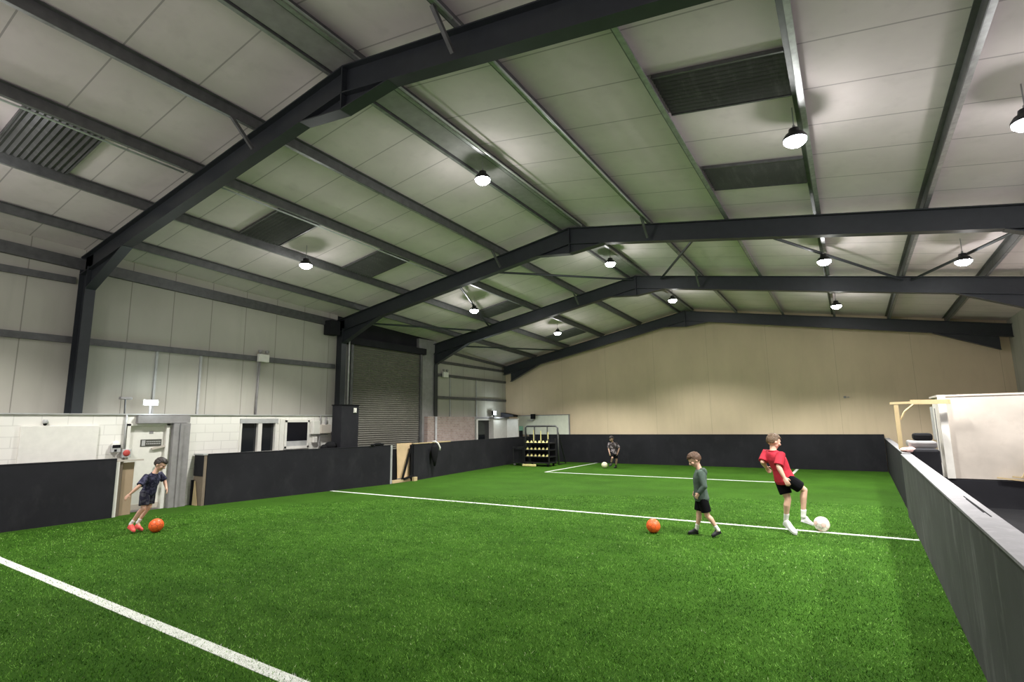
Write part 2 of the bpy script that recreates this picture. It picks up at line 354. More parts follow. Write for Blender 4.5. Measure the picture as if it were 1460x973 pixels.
# corrugated rooflights
def rooflight(x0, x1, y0, y1, label):
    n = 44; m = MB(); pr = []
    for i in range(n+1):
        y = y0+(y1-y0)*i/n; pr.append((y, .018*math.cos(i*PI/2)))
    for (a, da), (b, db) in zip(pr, pr[1:]):
        m.bm.faces.new([m.bm.verts.new(p) for p in ((x0, a, zs(x0, a)+.165+da), (x1, a, zs(x1, a)+.165+da), (x1, b, zs(x1, b)+.165+db), (x0, b, zs(x0, b)+.165+db))])
    bmesh.ops.remove_doubles(m.bm, verts=m.bm.verts, dist=1e-4)
    R = thing('rooflight', label, 'rooflight', ((x0+x1)/2, (y0+y1)/2, zs((x0+x1)/2, y0)+.175), 0, 'corrugated rooflights'); o = m.build('corrugated_sheet', M['sky_sheet'], R); q = o.modifiers.new('thick', 'SOLIDIFY'); q.thickness = .006
    for y in (y0, y1): MB().bar((x0, y, zs(x0, y)+.17), (x1, y, zs(x1, y)+.17), .03, .05).build('edge_trim', M['galv_dark'], R)
rooflight(-1.88, -.27, 6.60, 7.60, 'larger dark corrugated rooflight on the right slope, nearest the camera')
rooflight(-1.88, -.27, 9.60, 10.62, 'smaller-looking dark rooflight on the right slope, just behind a bright lamp')
rooflight(-11.72, -9.92, 2.2, 3.22, 'dark corrugated rooflight at the left edge, before the first steel frame')
rooflight(-11.70, -9.95, 6.5, 7.5, 'dark rooflight on the left slope, first one past the nearest frame')
rooflight(-11.72, -9.92, 9.5, 10.52, 'dark rooflight on the left slope, just before the second frame')
rooflight(-11.70, -9.95, 15.7, 16.6, 'dark rooflight on the left slope above the roller shutter bay')
rooflight(-11.70, -9.95, 21.3, 22.4, 'farthest dark rooflight on the left slope, near the cream wall')
# bracing
def brace(p, q, label, r=.035):
    a = V((p[0], p[1], zs(*p)-.10)); b = V((q[0], q[1], zs(*q)-.10))
    tag(MB().tube([a, b], r, 8).build('roof_brace', M['steel']), label, 'brace', 'roof bracing between the frames')
brace((-2.45, 12.1), (-4.9, 17.0), 'dark diagonal brace right of the ridge, leaning left towards the far apex')
brace((-1.75, 12.1), (1.5, 17.0), 'dark diagonal brace on the right slope falling to the right')
brace((3.3, 12.1), (1.7, 17.0), 'dark diagonal brace at the far right of the roof')
brace((-9.75, 12.1), (-11.9, 17.0), 'steep dark brace on the left slope beside a hanging lamp')
brace((-8.95, 12.1), (-5.9, 17.0), 'near-horizontal dark brace on the left slope reaching the ridge')
brace((-14.6, 12.1), (-12.4, 17.0), 'thin dark brace above the roller shutter')
brace((-14.6, 17.2), (-11.9, 23.3), 'dark brace in the last bay above the brick wall')

# ------------------------------------------------------------------ high-bay lamps
def lamp(x, y, zl, label, watt=1.):
    L = thing('high_bay_lamp', label, 'lamp', (x, y, zl), 0, 'round high-bay lamps under the roof')
    b = MB(); b.lathe([(.02, .17), (.07, .165), (.08, .10), (.12, .085), (.155, .03), (.155, .0), (.02, .0)], (x, y, zl)); b.build('housing', M['black_metal'], L, smooth=False)
    b = MB(); b.lathe([(.01, .005), (.15, .003), (.145, -.03), (.10, -.075), (.05, -.095), (.01, -.10)], (x, y, zl)); b.build('lens', M['lens'], L, smooth=True)
    b = MB(); b.tube([(x, y, zl+.16), (x, y, zl+.22)], .02, 8); b.tube([(x, y, zl+.21), (x, y, zs(x, y)+.20)], .008, 6); b.build('hanger', M['galv'], L)
    return L
ld = bpy.data.lights.new('high_bay_light', 'SPOT'); ld.energy = LAMP_W*4; ld.spot_size = math.radians(122); ld.spot_blend = .42; ld.shadow_soft_size = .15; ld.color = (1, .985, .96)
lf = bpy.data.lights.new('dome_light', 'POINT'); lf.energy = LAMP_W*.07; lf.shadow_soft_size = .06; lf.color = (1, .985, .96)
LP = [(-.30, 8.01, 5.86, 'brightest lamp on the right slope, ahead of the two rooflights'), (-5.70, 7.94, 6.72, 'lamp under the ridge in the nearest bay'), (-11.28, 8.01, 5.98, 'lamp on the left slope above the white block wall'), (2.12, 8.28, 5.44, 'lamp half cut off at the right edge of the photo'),
      (-5.60, 14.29, 6.60, 'lamp under the ridge, between the second and third frames'), (-.19, 14.34, 5.70, 'middle lamp of the bay between second and third frames, right of the ridge'), (2.36, 14.47, 5.27, 'rightmost lamp between the second and third frames'), (-10.73, 14.4, 5.86, 'lamp in front of the roller shutter bay'),
      (-5.25, 19.55, 6.45, 'farthest lamp close under the ridge'), (-10.26, 19.75, 5.75, 'farthest lamp on the left slope'), (-.06, 19.74, 5.57, 'farthest lamp on the right slope, before the cream wall'), (-11.2, 1.75, 6.25, 'lamp just off the left edge over the near end'), (4.15, 8.3, 4.95, 'lamp beyond the right edge over the outer boards')]
for x, y, z, lab in LP:
    L = lamp(x, y, z, lab); lq = bpy.data.objects.new('dome_light', lf); COL.objects.link(lq); lq.parent = L; lq.location = (0, 0, -.21); lo = bpy.data.objects.new('light', ld); COL.objects.link(lo); lo.parent = L; lo.location = (0, 0, -.115)

# ------------------------------------------------------------------ boards round the pitch
def board(name, label, pts, h, th, mat, capmat, side=-1, cap=.02, posts=True):
    """pts: inner face along the ground; side: which way the thickness goes (left of travel = +1)"""
    R = thing(name, label, 'barrier', (*pts[0], 0), 0, 'boards round the pitch'); b = MB(); c = MB()
    for p, q in zip(pts, pts[1:]):
        p, q = V((*p, 0)), V((*q, 0)); d = (q-p).normalized(); n = V((-d.y, d.x, 0))*side*th
        b.prism([p, q, q+n, p+n], (0, 0, h-cap)); e = n.normalized()*.006
        c.prism([p-e+V((0, 0, h-cap)), q-e+V((0, 0, h-cap)), q+n+e+V((0, 0, h-cap)), p+n+e+V((0, 0, h-cap))], (0, 0, cap))
    b.build('board_panel', mat, R); c.build('top_cap', capmat, R); return R
board('pitch_board', 'black pitch board at the left edge, ending at the white doorway', [(-13.90, Y0+.4), (-13.89, 5.30)], 1.28, .10, M['black_board'], M['black_board'], 1)
B2 = board('pitch_board', 'long black pitch board between the white door and the leaning plywood gate', [(-13.88, 7.28), (-13.05, 12.82)], 1.27, .10, M['black_board'], M['black_board'], 1)
B3 = board('pitch_board', 'black pitch board past the plywood gate, ending at the black ball rack corner', [(-13.04, 13.94), (-13.36, 16.25), (-13.71, 19.6), (-14.02, 22.3), (-14.2, 23.80)], 1.26, .10, M['black_board'], M['black_board'], 1)
MB().bar((-13.10, 13.94, 1.27), (-13.42, 16.35, 1.27), .12, .035).build('timber_capping', M['pine'], B3)
board('pitch_board', 'black pitch board along the foot of the cream end wall', [(-14.25, 23.88), (.97, 23.88)], 1.35, .10, M['black_board'], M['black_board'], 1)
board('pitch_board', 'far right black pitch board, beyond the gap, running up to the end wall', [(.835, 13.62), (.98, 23.85)], 1.22, .13, M['black_board'], M['cap_grey'], -1)
RB = board('pitch_board', 'near right grey-black scuffed pitch board with a broad worn top', [(.60, .3), (.67, 5.4), (.785, 13.30)], 1.22, .17, M['scuffed_board'], M['cap_grey'], -1)
MB().box(.815, .93, 13.31, 13.60, 0, 1.10).build('gap_dark_fill', M['black'], RB)  # black filler added for the darkness of the open gap between the boards
b = MB()
for y0, y1, dx in ((5.2, 6.4, .128), (5.4, 6.2, .118)): b.bar((.665+dx, y0, 1.2215), (.665+dx+.012, y1, 1.2215), .008, .004)
b.build('cap_crack', M['black'], RB)
# return of the middle board at the doorway
R = thing('board_return', 'dark short end return of the board beside the white doorway, with a pale leaning batten', 'barrier', (-14.1, 7.24, 0))
MB().box(-14.34, -13.89, 7.20, 7.27, 0, 1.24).build('end_panel', M['brown_ply'], R); MB().box(-14.36, -13.88, 7.17, 7.29, 1.24, 1.275).build('top_cap', M['midgrey'], R); MB().box(-14.335, -13.895, 7.185, 7.20, .72, 1.24).build('upper_board', M['black_board'], R)
b = MB(); b.prism([(-14.24, 7.15, 0), (-14.04, 7.15, 0), (-14.20, 7.15, .60)], (0, .035, 0)); b.build('leaning_batten', M['pine'], R)
MB().box(-14.30, -14.25, 7.12, 7.18, 0, .62).build('dark_batten', M['black'], R)
# end of the near-left board: studs and a brown panel
R = thing('timber_post', 'pale timber post with a short cross rail at the end of the left board', 'post', (-13.98, 5.38, 0)); MB().box(-14.02, -13.93, 5.31, 5.38, 0, 1.20).build('post', M['white'], R)
MB().box(-14.03, -13.95, 5.32, 5.86, 1.20, 1.235).build('cross_rail', M['offwhite'], R); MB().box(-14.05, -13.99, 5.40, 5.46, 0, 1.20).build('dark_stud', M['brown_ply'], R)
tag(MB().box(-14.12, -14.06, 5.49, 5.72, 0, 1.17).build('brown_panel', M['tan_ply'], bevel=.004), 'narrow brown plywood panel standing beside the white door', 'board')
# leaning plywood gate between the two left boards
R = thing('plywood_gate', 'bare plywood gate leaf with a black diagonal brace between the left boards', 'gate', (-13.1, 13.4, 0))
b = MB(); b.prism([(-13.27, 13.38, .12), (-13.22, 13.98, .12), (-13.22, 14.02, 1.30), (-13.27, 13.33, 1.30)], (-.02, .004, 0)); b.build('leaf', M['ply'], R)
MB().bar((-13.13, 13.46, .05), (-13.13, 13.86, 1.10), .05, .06).build('diagonal_brace', M['black'], R); MB().box(-13.16, -13.09, 13.85, 13.93, 0, 1.24).build('upright', M['black'], R)
MB().box(-13.36, -13.10, 12.98, 13.92, 0, .08).build('sill', M['pine'], R); MB().bar((-13.08, 13.50, .10), (-13.06, 13.92, .17), .05, .07).build('foot_brace', M['black'], R); MB().box(-13.04, -12.94, 13.86, 14.02, 0, .13).build('wood_block', M['pine'], R)
MB().box(-13.34, -13.31, 13.02, 13.40, .08, 1.10).build('leaf_gap_fill', M['black'], R); MB().box(-13.15, -13.09, 12.865, 12.95, 0, 1.26).build('end_stud', M['midgrey'], R)  # first box: black panel added to stand in for the dark opening beside the leaf
# drawstring bag on the board
R = thing('sports_bag', 'black sports bag hanging by a white strap over the far left board', 'bag', (-13.14, 15.05, 1.28))
b = MB(); q = V((-13.10, 15.05, 0))
prof = [(1.20, .12, .03), (1.10, .17, .07), (.95, .19, .08), (.80, .17, .07), (.62, .10, .05), (.42, .04, .02)]
b.rings([[V((q.x+.05+ry*math.cos(a), q.y+rx*math.sin(a), z)) for a in [2*PI*j/14 for j in range(14)]] for z, rx, ry in prof]); b.build('bag_body', M['black'], R, smooth=True)
MB().tube([(-13.22, 15.10, 1.285), (-13.14, 15.16, 1.31), (-13.06, 15.24, 1.24), (-13.01, 15.30, 1.08), (-13.02, 15.30, .98)], .032, 8).build('strap', M['white'], R, smooth=True)
# black glove-like lump on the middle board
b = MB(); b.ball((-13.15, 12.35, 1.315), (.05, .20, .05)); b.ball((-13.15, 12.12, 1.30), (.045, .09, .035)); b.ball((-13.13, 12.52, 1.305), (.04, .07, .04)); tag(b.build('pouch', M['black'], smooth=True), 'small black pouch lying on the end of the middle board', 'pouch')
# tall black panel behind the middle board
R = thing('tall_panel', 'tall black boarded box standing behind the board, in front of the roller shutter', 'cabinet', (-13.78, 11.5, 0)); MB().box(-14.0, -13.55, 11.16, 11.86, -.03, 2.58).build('casing', M['black_board'], R, bevel=.01)
b = MB(); b.box(-13.55, -13.53, 11.63, 11.75, 2.34, 2.50); b.box(-13.53, -13.50, 11.65, 11.71, 2.36, 2.44); b.build('white_fitting', M['white'], R, bevel=.006)
MB().box(-14.02, -13.53, 11.14, 11.88, 2.58, 2.61).build('top_board', M['black'], R)
tag(MB().tube([(-14.55, 12.22, 2.66), (-14.55, 12.22, 4.6), (-14.58, 12.24, 4.9), (-14.62, 12.30, 5.02)], .03, 8).build('cable_pipe', M['midgrey'], smooth=True), 'thin grey pipe dropping beside the roller shutter to the black box', 'pipe')
tag(MB().box(-14.90, -14.55, 11.40, 11.80, 5.02, 5.5).build('duct_box', M['black_board']), 'dark box high on the wall beside the second column', 'box')

# ------------------------------------------------------------------ door and fittings on the block wall
D = thing('door_1', 'white door with a dark two-line sign behind the running child', 'door', (-14.45, 6.1, 0)); D['kind'] = 'structure'
MB().box(-14.49, -14.45, 5.70, 6.48, .02, 2.00).build('leaf', M['white'], D, bevel=.004)
b = MB(); b.box(-14.50, -14.37, 5.63, 5.70, 0, 2.05); b.box(-14.50, -14.37, 6.48, 6.555, 0, 2.05); b.box(-14.50, -14.37, 5.63, 6.555, 2.0, 2.05); b.build('door_frame', M['white'], D)
MB().box(-14.45, -14.442, 5.96, 6.42, 1.50, 1.67).build('sign', M['sign'], D)
b = MB(); b.box(-14.442, -14.439, 5.985, 6.06, 1.52, 1.65)
for z in (1.555, 1.605):
    for i in range(8): b.box(-14.442, -14.439, 6.085+.040*i, 6.085+.040*i+.028, z, z+.022)
b.build('sign_marks', M['midgrey'], D)
MB().box(-14.45, -14.44, 6.14, 6.22, 1.81, 1.87).build('number_plate', M['grey'], D); b = MB(); b.box(-14.45, -14.39, 6.36, 6.44, .98, 1.06); b.bar((-14.40, 6.30, 1.03), (-14.40, 6.42, 1.03), .03, .03); b.build('door_handle', M['galv'], D)
MB().bar((-14.42, 6.20, 1.44), (-14.40, 6.48, 1.50), .05, .05).build('door_closer', M['offwhite'], D)
MB().box(-14.45, -14.44, 5.72, 6.46, .04, .16).build('kick_plate', M['offwhite'], D)
m = MB(); m.box(-14.39, -14.28, 5.80, 6.98, 2.06, 2.245); struct(m.build('trim_30', M['grey']))
m = MB(); m.box(-14.40, -14.26, 6.60, 6.99, 0, 2.05); m.box(-14.26, -14.22, 6.74, 6.80, 0, 2.05); struct(m.build('trim_31', M['grey']))
def bulk(loc, label, w=.34):
    R = thing('bulkhead_light', label, 'light', loc); x, y, z = loc
    MB().box(x-.05, x, y-w/2, y+w/2, z-.07, z+.07).build('base', M['white'], R, bevel=.01); MB().box(x, x+.05, y-w/2+.03, y+w/2-.03, z-.05, z+.05).build('diffuser', M['bulk'], R, bevel=.015)
    MB().box(x-.03, x-.01, y-.02, y+.02, 2.285, z-.06).build('bracket', M['grey'], R)
    l = bpy.data.lights.new('bulkhead_glow', 'POINT'); l.energy = 14; l.shadow_soft_size = .08; l.color = (.8, .95, 1); o = bpy.data.objects.new('light', l); COL.objects.link(o); o.parent = R; o.location = (.18, 0, 0); return R
bulk((-14.38, 6.08, 2.56), 'glowing white bulkhead light above the white door')
R = thing('wall_bracket', 'small dark T-shaped bracket standing on the block wall left of the door light', 'bracket', (-14.38, 5.53, 2.285)); MB().tube([(-14.40, 5.55, 2.285), (-14.40, 5.54, 2.64)], .018, 8).build('stem', M['galv_dark'], R); MB().box(-14.45, -14.33, 5.42, 5.66, 2.62, 2.68).build('head', M['grey'], R, bevel=.01)
R = thing('alarm_box', 'small grey and black alarm box with a round top left of the door', 'box', (-14.38, 5.42, 1.5)); b = MB(); b.box(-14.40, -14.30, 5.33, 5.51, 1.40, 1.56); b.build('case', M['midgrey'], R, bevel=.01)
MB().box(-14.30, -14.295, 5.34, 5.50, 1.50, 1.57).build('black_band', M['black'], R); MB().ball((-14.36, 5.42, 1.57), (.05, .085, .09)).build('dome', M['white'], R, smooth=True); MB().box(-14.30, -14.294, 5.38, 5.43, 1.42, 1.47).build('keyhole_plate', M['black'], R)
R = thing('fire_call_point', 'red fire call point box left of the white door, under the grey pipe', 'alarm', (-14.38, 5.63, 1.36)); MB().box(-14.40, -14.30, 5.545, 5.725, 1.27, 1.46).build('case', M['midgrey'], R, bevel=.01); b = MB(); b.ball((-14.30, 5.63, 1.375), (.03, .075, .075)); b.build('red_bell', M['red'], R, smooth=True)
tag(MB().tube([(-14.37, 5.59, 2.26), (-14.36, 5.58, 1.9), (-14.36, 5.60, 1.47)], .022, 8).build('conduit_drop', M['midgrey'], smooth=True), 'grey pipe dropping from the wall top to the red call point', 'pipe')
R = thing('security_camera', 'tiny camera on the block wall under the first column', 'camera', (-14.36, 4.1, 2.11)); MB().lathe([(.03, 2.06), (.05, 2.08), (.05, 2.12), (.035, 2.15)], (-14.35, 4.1, 0), 12).build('housing', M['midgrey'], R); MB().ball((-14.35, 4.1, 2.06), .035).build('dome', M['black'], R)
# emergency twin lights on the rails
def twin(x, y, z, label):
    R = thing('emergency_light', label, 'light', (x, y, z), 0, 'twin-spot emergency lights'); MB().box(x-.06, x+.04, y-.17, y+.17, z-.13, z+.10).build('case', M['white'], R, bevel=.01)
    for dy in (-.11, .11):
        b = MB(); b.lathe([(.02, z+.10), (.02, z+.14), (.055, z+.15), (.06, z+.22), (.02, z+.23)], (x, y+dy, 0), 12); b.build('spot_head', M['grey'], R)
    return R
twin(-14.78, 9.19, 4.0, 'white twin-spot emergency light on the near wall rail, above the window'); twin(-14.97, 17.95, 4.12, 'small white emergency light on the rail of the far bay')
tag(MB().tube([(-14.84, 9.12, 3.86), (-14.85, 9.10, 3.0), (-14.85, 9.08, 2.29)], .028, 8).build('conduit_drop', M['grey'], smooth=True), 'grey pipe from the near emergency light down to the window', 'pipe')
# window
Wn = thing('window_1', 'dark two-pane window in the white block wall', 'window', (-14.45, 8.93, 1.2)); Wn['kind'] = 'structure'
b = MB()
for y0, y1 in ((8.36, 8.42), (8.90, 9.02), (9.44, 9.50)): b.box(-14.50, -14.37, y0, y1, 1.18, 2.16)
b.box(-14.50, -14.37, 8.36, 9.50, 1.18, 1.24); b.build('window_frame', M['white'], Wn)
MB().box(-14.50, -14.36, 8.36, 9.52, 2.04, 2.17).build('blind_box', M['midgrey'], Wn)
for y0, y1 in ((8.42, 8.90), (9.02, 9.44)): MB().box(-14.49, -14.47, y0, y1, 1.24, 2.05).build('pane', M['glass'], Wn)
b = MB(); b.box(FACE, FACE+.05, 9.58, 9.72, 1.0, 2.16); struct(b.build('trim_32', M['white']))
R = thing('wall_screen', 'dark screen in a white surround on the block wall, right of the window', 'screen', (-14.38, 10.12, 1.7))
b = MB(); b.box(-14.40, -14.33, 9.73, 9.80, 1.28, 2.12); b.box(-14.40, -14.33, 10.52, 10.58, 1.28, 2.12); b.box(-14.40, -14.33, 9.73, 10.58, 2.06, 2.14); b.box(-14.40, -14.33, 9.73, 10.58, 1.26, 1.34); b.build('surround', M['white'], R); MB().box(-14.40, -14.345, 9.80, 10.52, 1.50, 2.06).build('screen', M['screen'], R); MB().box(-14.40, -14.35, 9.80, 10.52, 1.34, 1.50).build('shelf', M['midgrey'], R)
R = thing('meter_box', 'cluster of white electrical boxes at the end of the block wall', 'box', (-14.36, 11.0, 1.8))
MB().box(-14.378, -14.22, 10.64, 10.90, 1.68, 2.10).build('tall_box', M['white'], R, bevel=.015); MB().box(-14.378, -14.18, 10.90, 11.28, 1.70, 1.98).build('wide_box', M['offwhite'], R, bevel=.015); MB().box(-14.378, -14.28, 10.70, 10.86, 1.42, 1.62).build('small_box', M['white'], R, bevel=.015)
b = MB(); b.tube([(-14.30, 10.98, 1.98), (-14.30, 10.95, 2.10), (-14.32, 10.98, 2.24)], .025, 8); b.tube([(-14.30, 11.16, 1.98), (-14.30, 11.18, 2.22)], .03, 8); b.tube([(-14.30, 10.94, 1.70), (-14.30, 10.94, 1.30)], .028, 8); b.tube([(-14.36, 10.6, 1.67), (-14.36, 11.3, 1.67)], .012, 8); b.build('cables', M['grey'], R)
b = MB(); b.ball((-13.74, 10.93, 1.32), (.12, .22, .13)); b.ball((-13.76, 10.72, 1.28), (.09, .14, .09)); tag(b.build('black_bag', M['black'], smooth=True), 'black bag slumped behind the middle board beside the tall black box', 'bag')
tag(MB().box(-13.90, -13.60, 10.55, 11.13, -.03, 1.19).build('plinth_box', M['black_board']), 'black storage box behind the board carrying the black bag', 'box')

# ------------------------------------------------------------------ far left corner
tag(MB(T34).tube([(.05, -.10, 0), (.05, -.10, 2.26)], .05, 10).build('drain_pipe', M['midgrey'], smooth=True), 'pale pipe running down the brick wall past the far column', 'pipe')
R = thing('dark_doorway', 'dark doorway in a white frame beyond the brick wall', 'doorway', T34 @ V((-.2, 4.0, 0)))
MB(T34).box(-.30, -.10, 3.16, 3.30, 0, 2.12).build('dark_jamb', M['black_board'], R); b = MB(T34); b.box(-.20, 0, 3.32, 3.46, 0, 2.14); b.box(-.20, 0, 3.46, 4.72, 2.10, 2.16); b.build('white_frame', M['white'], R); MB(T34).box(-.24, -.10, 3.48, 4.70, 0, 2.10).build('opening', M['glass'], R)
R = thing('white_kiosk', 'white panelled box room in the far left corner under a small floodlight', 'cabin', T34 @ V((.1, 5.6, 0))); MB(T34).box(-.28, .15, 4.74, 6.20, 0, 2.18).build('front_wall', M['white'], R)
MB(T34).box(-.30, .80, 6.20, 6.30, 0, 2.18).build('side_wall', M['white'], R); MB(T34).box(-.30, .20, 4.70, 6.34, 2.18, 2.26).build('roof_edge', M['grey'], R)
R = thing('floodlight', 'small bright floodlight above the white box room in the far corner', 'light', T34 @ V((.0, 5.12, 2.26))); MB(T34).box(-.10, .02, 4.98, 5.26, 2.36, 2.58).build('body', M['black_metal'], R); MB(T34).box(.02, .03, 5.0, 5.24, 2.38, 2.56).build('lens', M['bulk'], R); MB(T34).box(-.07, -.01, 5.09, 5.15, 2.26, 2.36).build('bracket', M['black_metal'], R)
l = bpy.data.lights.new('floodlight_glow', 'POINT'); l.energy = 25; l.shadow_soft_size = .1; l.color = (.85, .95, 1); o = bpy.data.objects.new('light', l); COL.objects.link(o); o.parent = R; o.location = (.35, .03, .2)
b = MB(T34); b.prism([(.02, 5.75, 2.265), (.75, 5.75, 2.265), (.75, 5.75, 2.36), (.02, 5.75, 2.50)], (0, .55, 0)); tag(b.build('dark_canopy', M['black_board']), 'dark wedge-shaped hood on the corner of the white box room', 'hood')
R = thing('white_board', 'pale greenish-white board on the end wall behind the ball rack', 'board', (-13.45, 23.9, 1.3)); MB().box(-15.0, -11.95, 23.93, 23.985, 1.34, 2.31).build('panel', M['pale_green'], R)
b = MB(); b.box(-11.95, -11.90, 23.91, 23.985, 1.34, 2.35); b.box(-15.0, -11.90, 23.91, 23.985, 2.31, 2.35); b.build('edge_trim', M['grey'], R)
R = thing('wall_speaker', 'small dark box on a bracket at the top of the pale board', 'speaker', (-13.9, 23.85, 2.3)); MB().box(-14.05, -13.85, 23.72, 23.90, 2.14, 2.40).build('case', M['black'], R, bevel=.01); MB().box(-14.28, -13.98, 23.78, 23.93, 2.06, 2.11).build('bracket', M['midgrey'], R)
R = thing('green_bin', 'small dark green and grey container between the white box room and the ball rack', 'container', (-14.6, 23.4, 0)); MB().box(-15.05, -14.62, 23.50, 23.86, -.03, 1.55).build('body', M['black_board'], R); MB().box(-15.07, -14.60, 23.48, 23.88, 1.55, 1.78).build('lid', M['green_lid'], R, bevel=.02)
# training goal frame and the ball rack
R = thing('training_goal', 'thin grey tubular goal frame standing behind the black rack', 'goal', (-12.0, 22.0, 0)); b = MB()
b.tube([(-13.35, 22.05, 0), (-13.35, 22.05, 1.72), (-13.28, 22.05, 1.78), (-11.70, 22.05, 1.78), (-11.60, 22.05, 1.70), (-11.58, 22.05, 0)], .04, 10); b.build('frame', M['galv_dark'], R, smooth=True)
for x in (-12.85, -12.15): MB().tube([(x, 22.05, .0), (x, 22.05, 1.76)], .03, 8).build('upright', M['galv_dark'], R)
for x in (-13.35, -11.58): MB().tube([(x, 22.05, .03), (x, 22.75, .03), (x, 22.05, 1.5)], .03, 8).build('side_brace', M['black_metal'], R)
R = thing('equipment_rack', 'black wheeled rack holding rows of pale yellow markers, far left corner', 'rack', (-12.2, 21.15, 0))
rx0, rx1, ry0, ry1 = -12.75, -11.42, 20.85, 21.55
for i, z in enumerate((.14, .40, .70, 1.0)): MB().box(rx0, rx1, ry0, ry1, z, z+.05).build('shelf', M['black_metal'], R)
for x in (rx0+.03, rx1-.03):
    for y in (ry0+.03, ry1-.03): MB().box(x-.025, x+.025, y-.025, y+.025, .10, 1.22).build('post', M['black_metal'], R)
MB().box(rx0+.03, rx1-.03, ry1-.04, ry1-.02, .1, 1.15).build('back_panel', M['black_board'], R)
for x in (rx0+.12, rx1-.12):
    for y in (ry0+.1, ry1-.1):
        b = MB(); b.rings([[V((x+dx, y+.055*math.cos(a), .055+.055*math.sin(a))) for a in [2*PI*j/12 for j in range(12)]] for dx in (-.025, .025)]); b.build('wheel', M['black'], R)
def cone(x, y, z, lab, grp):
    o = MB().lathe([(.075, z), (.075, z+.012), (.055, z+.02), (.030, z+.09), (.022, z+.09)], (x, y, 0), 12).build('marker_cone', M['yellow']); tag(o, lab, 'cone', grp); return o
for z, nm in ((.90 +.15, 'top'), (.75, 'middle'), (.45, 'lower')):
    for i in range(6):
        x = rx0+.17+i*.205
        cone(x, ry0+.09, z, 'pale yellow marker cone in the row on the %s shelf of the black rack' % nm, 'yellow cones on the %s shelf' % nm)
for i in range(3):
    R2 = thing('training_pole', 'thin yellow training pole rising from the black rack', 'pole', (rx0+.3+i*.38, ry0+.4, 1.05), 0, 'yellow poles in the rack'); x = rx0+.3+i*.38
    MB().tube([(x, ry0+.42, 1.05), (x, ry0+.42, 1.62-.05*i)], .022, 8).build('pole', M['yellow'], R2); MB().lathe([(.05, 1.05), (.05, 1.08), (.025, 1.09)], (x, ry0+.42, 0), 10).build('foot', M['black'], R2)
tag(MB().bar((-12.72, 20.72, .06), (-12.05, 20.72, .06), .10, .09).build('yellow_bar', M['yellow'], bevel=.01), 'pale yellow bar lying on the turf in front of the black rack', 'bar')
R = thing('folded_goal', 'low black wheeled frame standing left of the marker rack', 'trolley', (-13.1, 21.3, 0)); b = MB()
b.tube([(-13.40, 21.0, .12), (-12.86, 21.0, .12), (-12.86, 21.0, .82), (-13.40, 21.0, .82), (-13.40, 21.0, .12)], .03, 8); b.build('side_frame', M['black_metal'], R); b = MB(); b.tube([(-13.40, 21.45, .12), (-12.86, 21.45, .12), (-12.86, 21.45, .82), (-13.40, 21.45, .82), (-13.40, 21.45, .12)], .03, 8); b.build('side_frame', M['black_metal'], R)
MB().box(-13.38, -12.88, 21.02, 21.43, .12, .75).build('crate', M['black_board'], R)
for x in (-13.36, -12.9):
    for y in (21.04, 21.41): MB().ball((x, y, .06), .06).build('wheel', M['grey'], R)
# hook on the end wall
tag(MB().box(-.16, -.07, 23.94, 24.0, 2.72, 2.80).box(-.05, .03, 23.95, 24.0, 2.74, 2.77).build('wall_fitting', M['grey']), 'tiny dark fitting on the cream end wall to the right', 'fitting')

# ------------------------------------------------------------------ right side, behind the boards
R = thing('site_cabin', 'white boarded cabin with a black lower wall behind the right-hand boards', 'cabin', (3.2, 16.5, 0)); CX0 = 1.76
MB().box(CX0, 4.75, 15.55, 16.85, .58, 2.41).build('front_boarding', M['offwhite'], R); MB().box(CX0-.07, 4.78, 15.50, 16.85, -.03, .56).build('black_plinth', M['black_board'], R); MB().box(CX0-.05, 4.78, 15.54, 16.88, 2.41, 2.45).build('roof_edge', M['offwhite'], R)
MB().box(CX0-.04, CX0+.10, 15.49, 15.55, .58, 2.41).build('corner_trim', M['white'], R); MB().box(CX0-.07, CX0, 15.72, 16.25, .58, 2.30).build('side_door', M['white'], R); MB().box(CX0-.085, CX0-.07, 15.86, 15.92, .9, 2.15).build('hinge_strip', M['grey'], R); MB().box(CX0-.07, CX0, 16.35, 16.80, 1.40, 2.2).build('side_window', M['midgrey'], R)
for p_, q_ in (((2.55, 15.48, .63), (3.0, 15.48, .58)), ((2.80, 15.48, .66), (3.3, 15.48, .61)), ((2.95, 15.46, .64), (3.25, 15.46, 1.2))): MB().bar(p_, q_, .03, .03).build('loose_batten', M['pine'], R)
R = thing('timber_gallows', 'pale timber post with a long arm and curved brace, fixed to the far right board', 'timber post', (.92, 15.2, 0)); MB().box(.99, 1.09, 15.15, 15.25, -.03, 1.22).build('back_post', M['pine'], R); MB().box(.87, .955, 15.16, 15.24, 1.222, 2.24).build('post', M['pine'], R)
MB().bar((.80, 15.2, 2.28), (1.40, 15.25, 2.29), .08, .05).build('arm', M['pine'], R); MB().tube([(.97, 15.2, 1.90), (1.06, 15.2, 2.08), (1.24, 15.2, 2.24)], .022, 8).build('curved_brace', M['pine'], R); MB().bar((1.20, 15.35, 2.30), (1.93, 15.38, 2.29), .04, .10).build('plank', M['pine'], R)
R = thing('dark_settee', 'dark padded seat with loose things on top behind the far right board', 'seat', (1.3, 14.8, 0)); MB().box(1.02, 1.46, 13.75, 15.0, -.03, 1.30).build('body', M['black_board'], R, bevel=.05); MB().box(1.0, 1.48, 14.2, 15.05, 1.30, 1.44).build('cushion', M['grey'], R, bevel=.04); MB().box(1.12, 1.46, 14.6, 15.0, 1.44, 1.60).build('bundle', M['black'], R, bevel=.05)
b = MB()
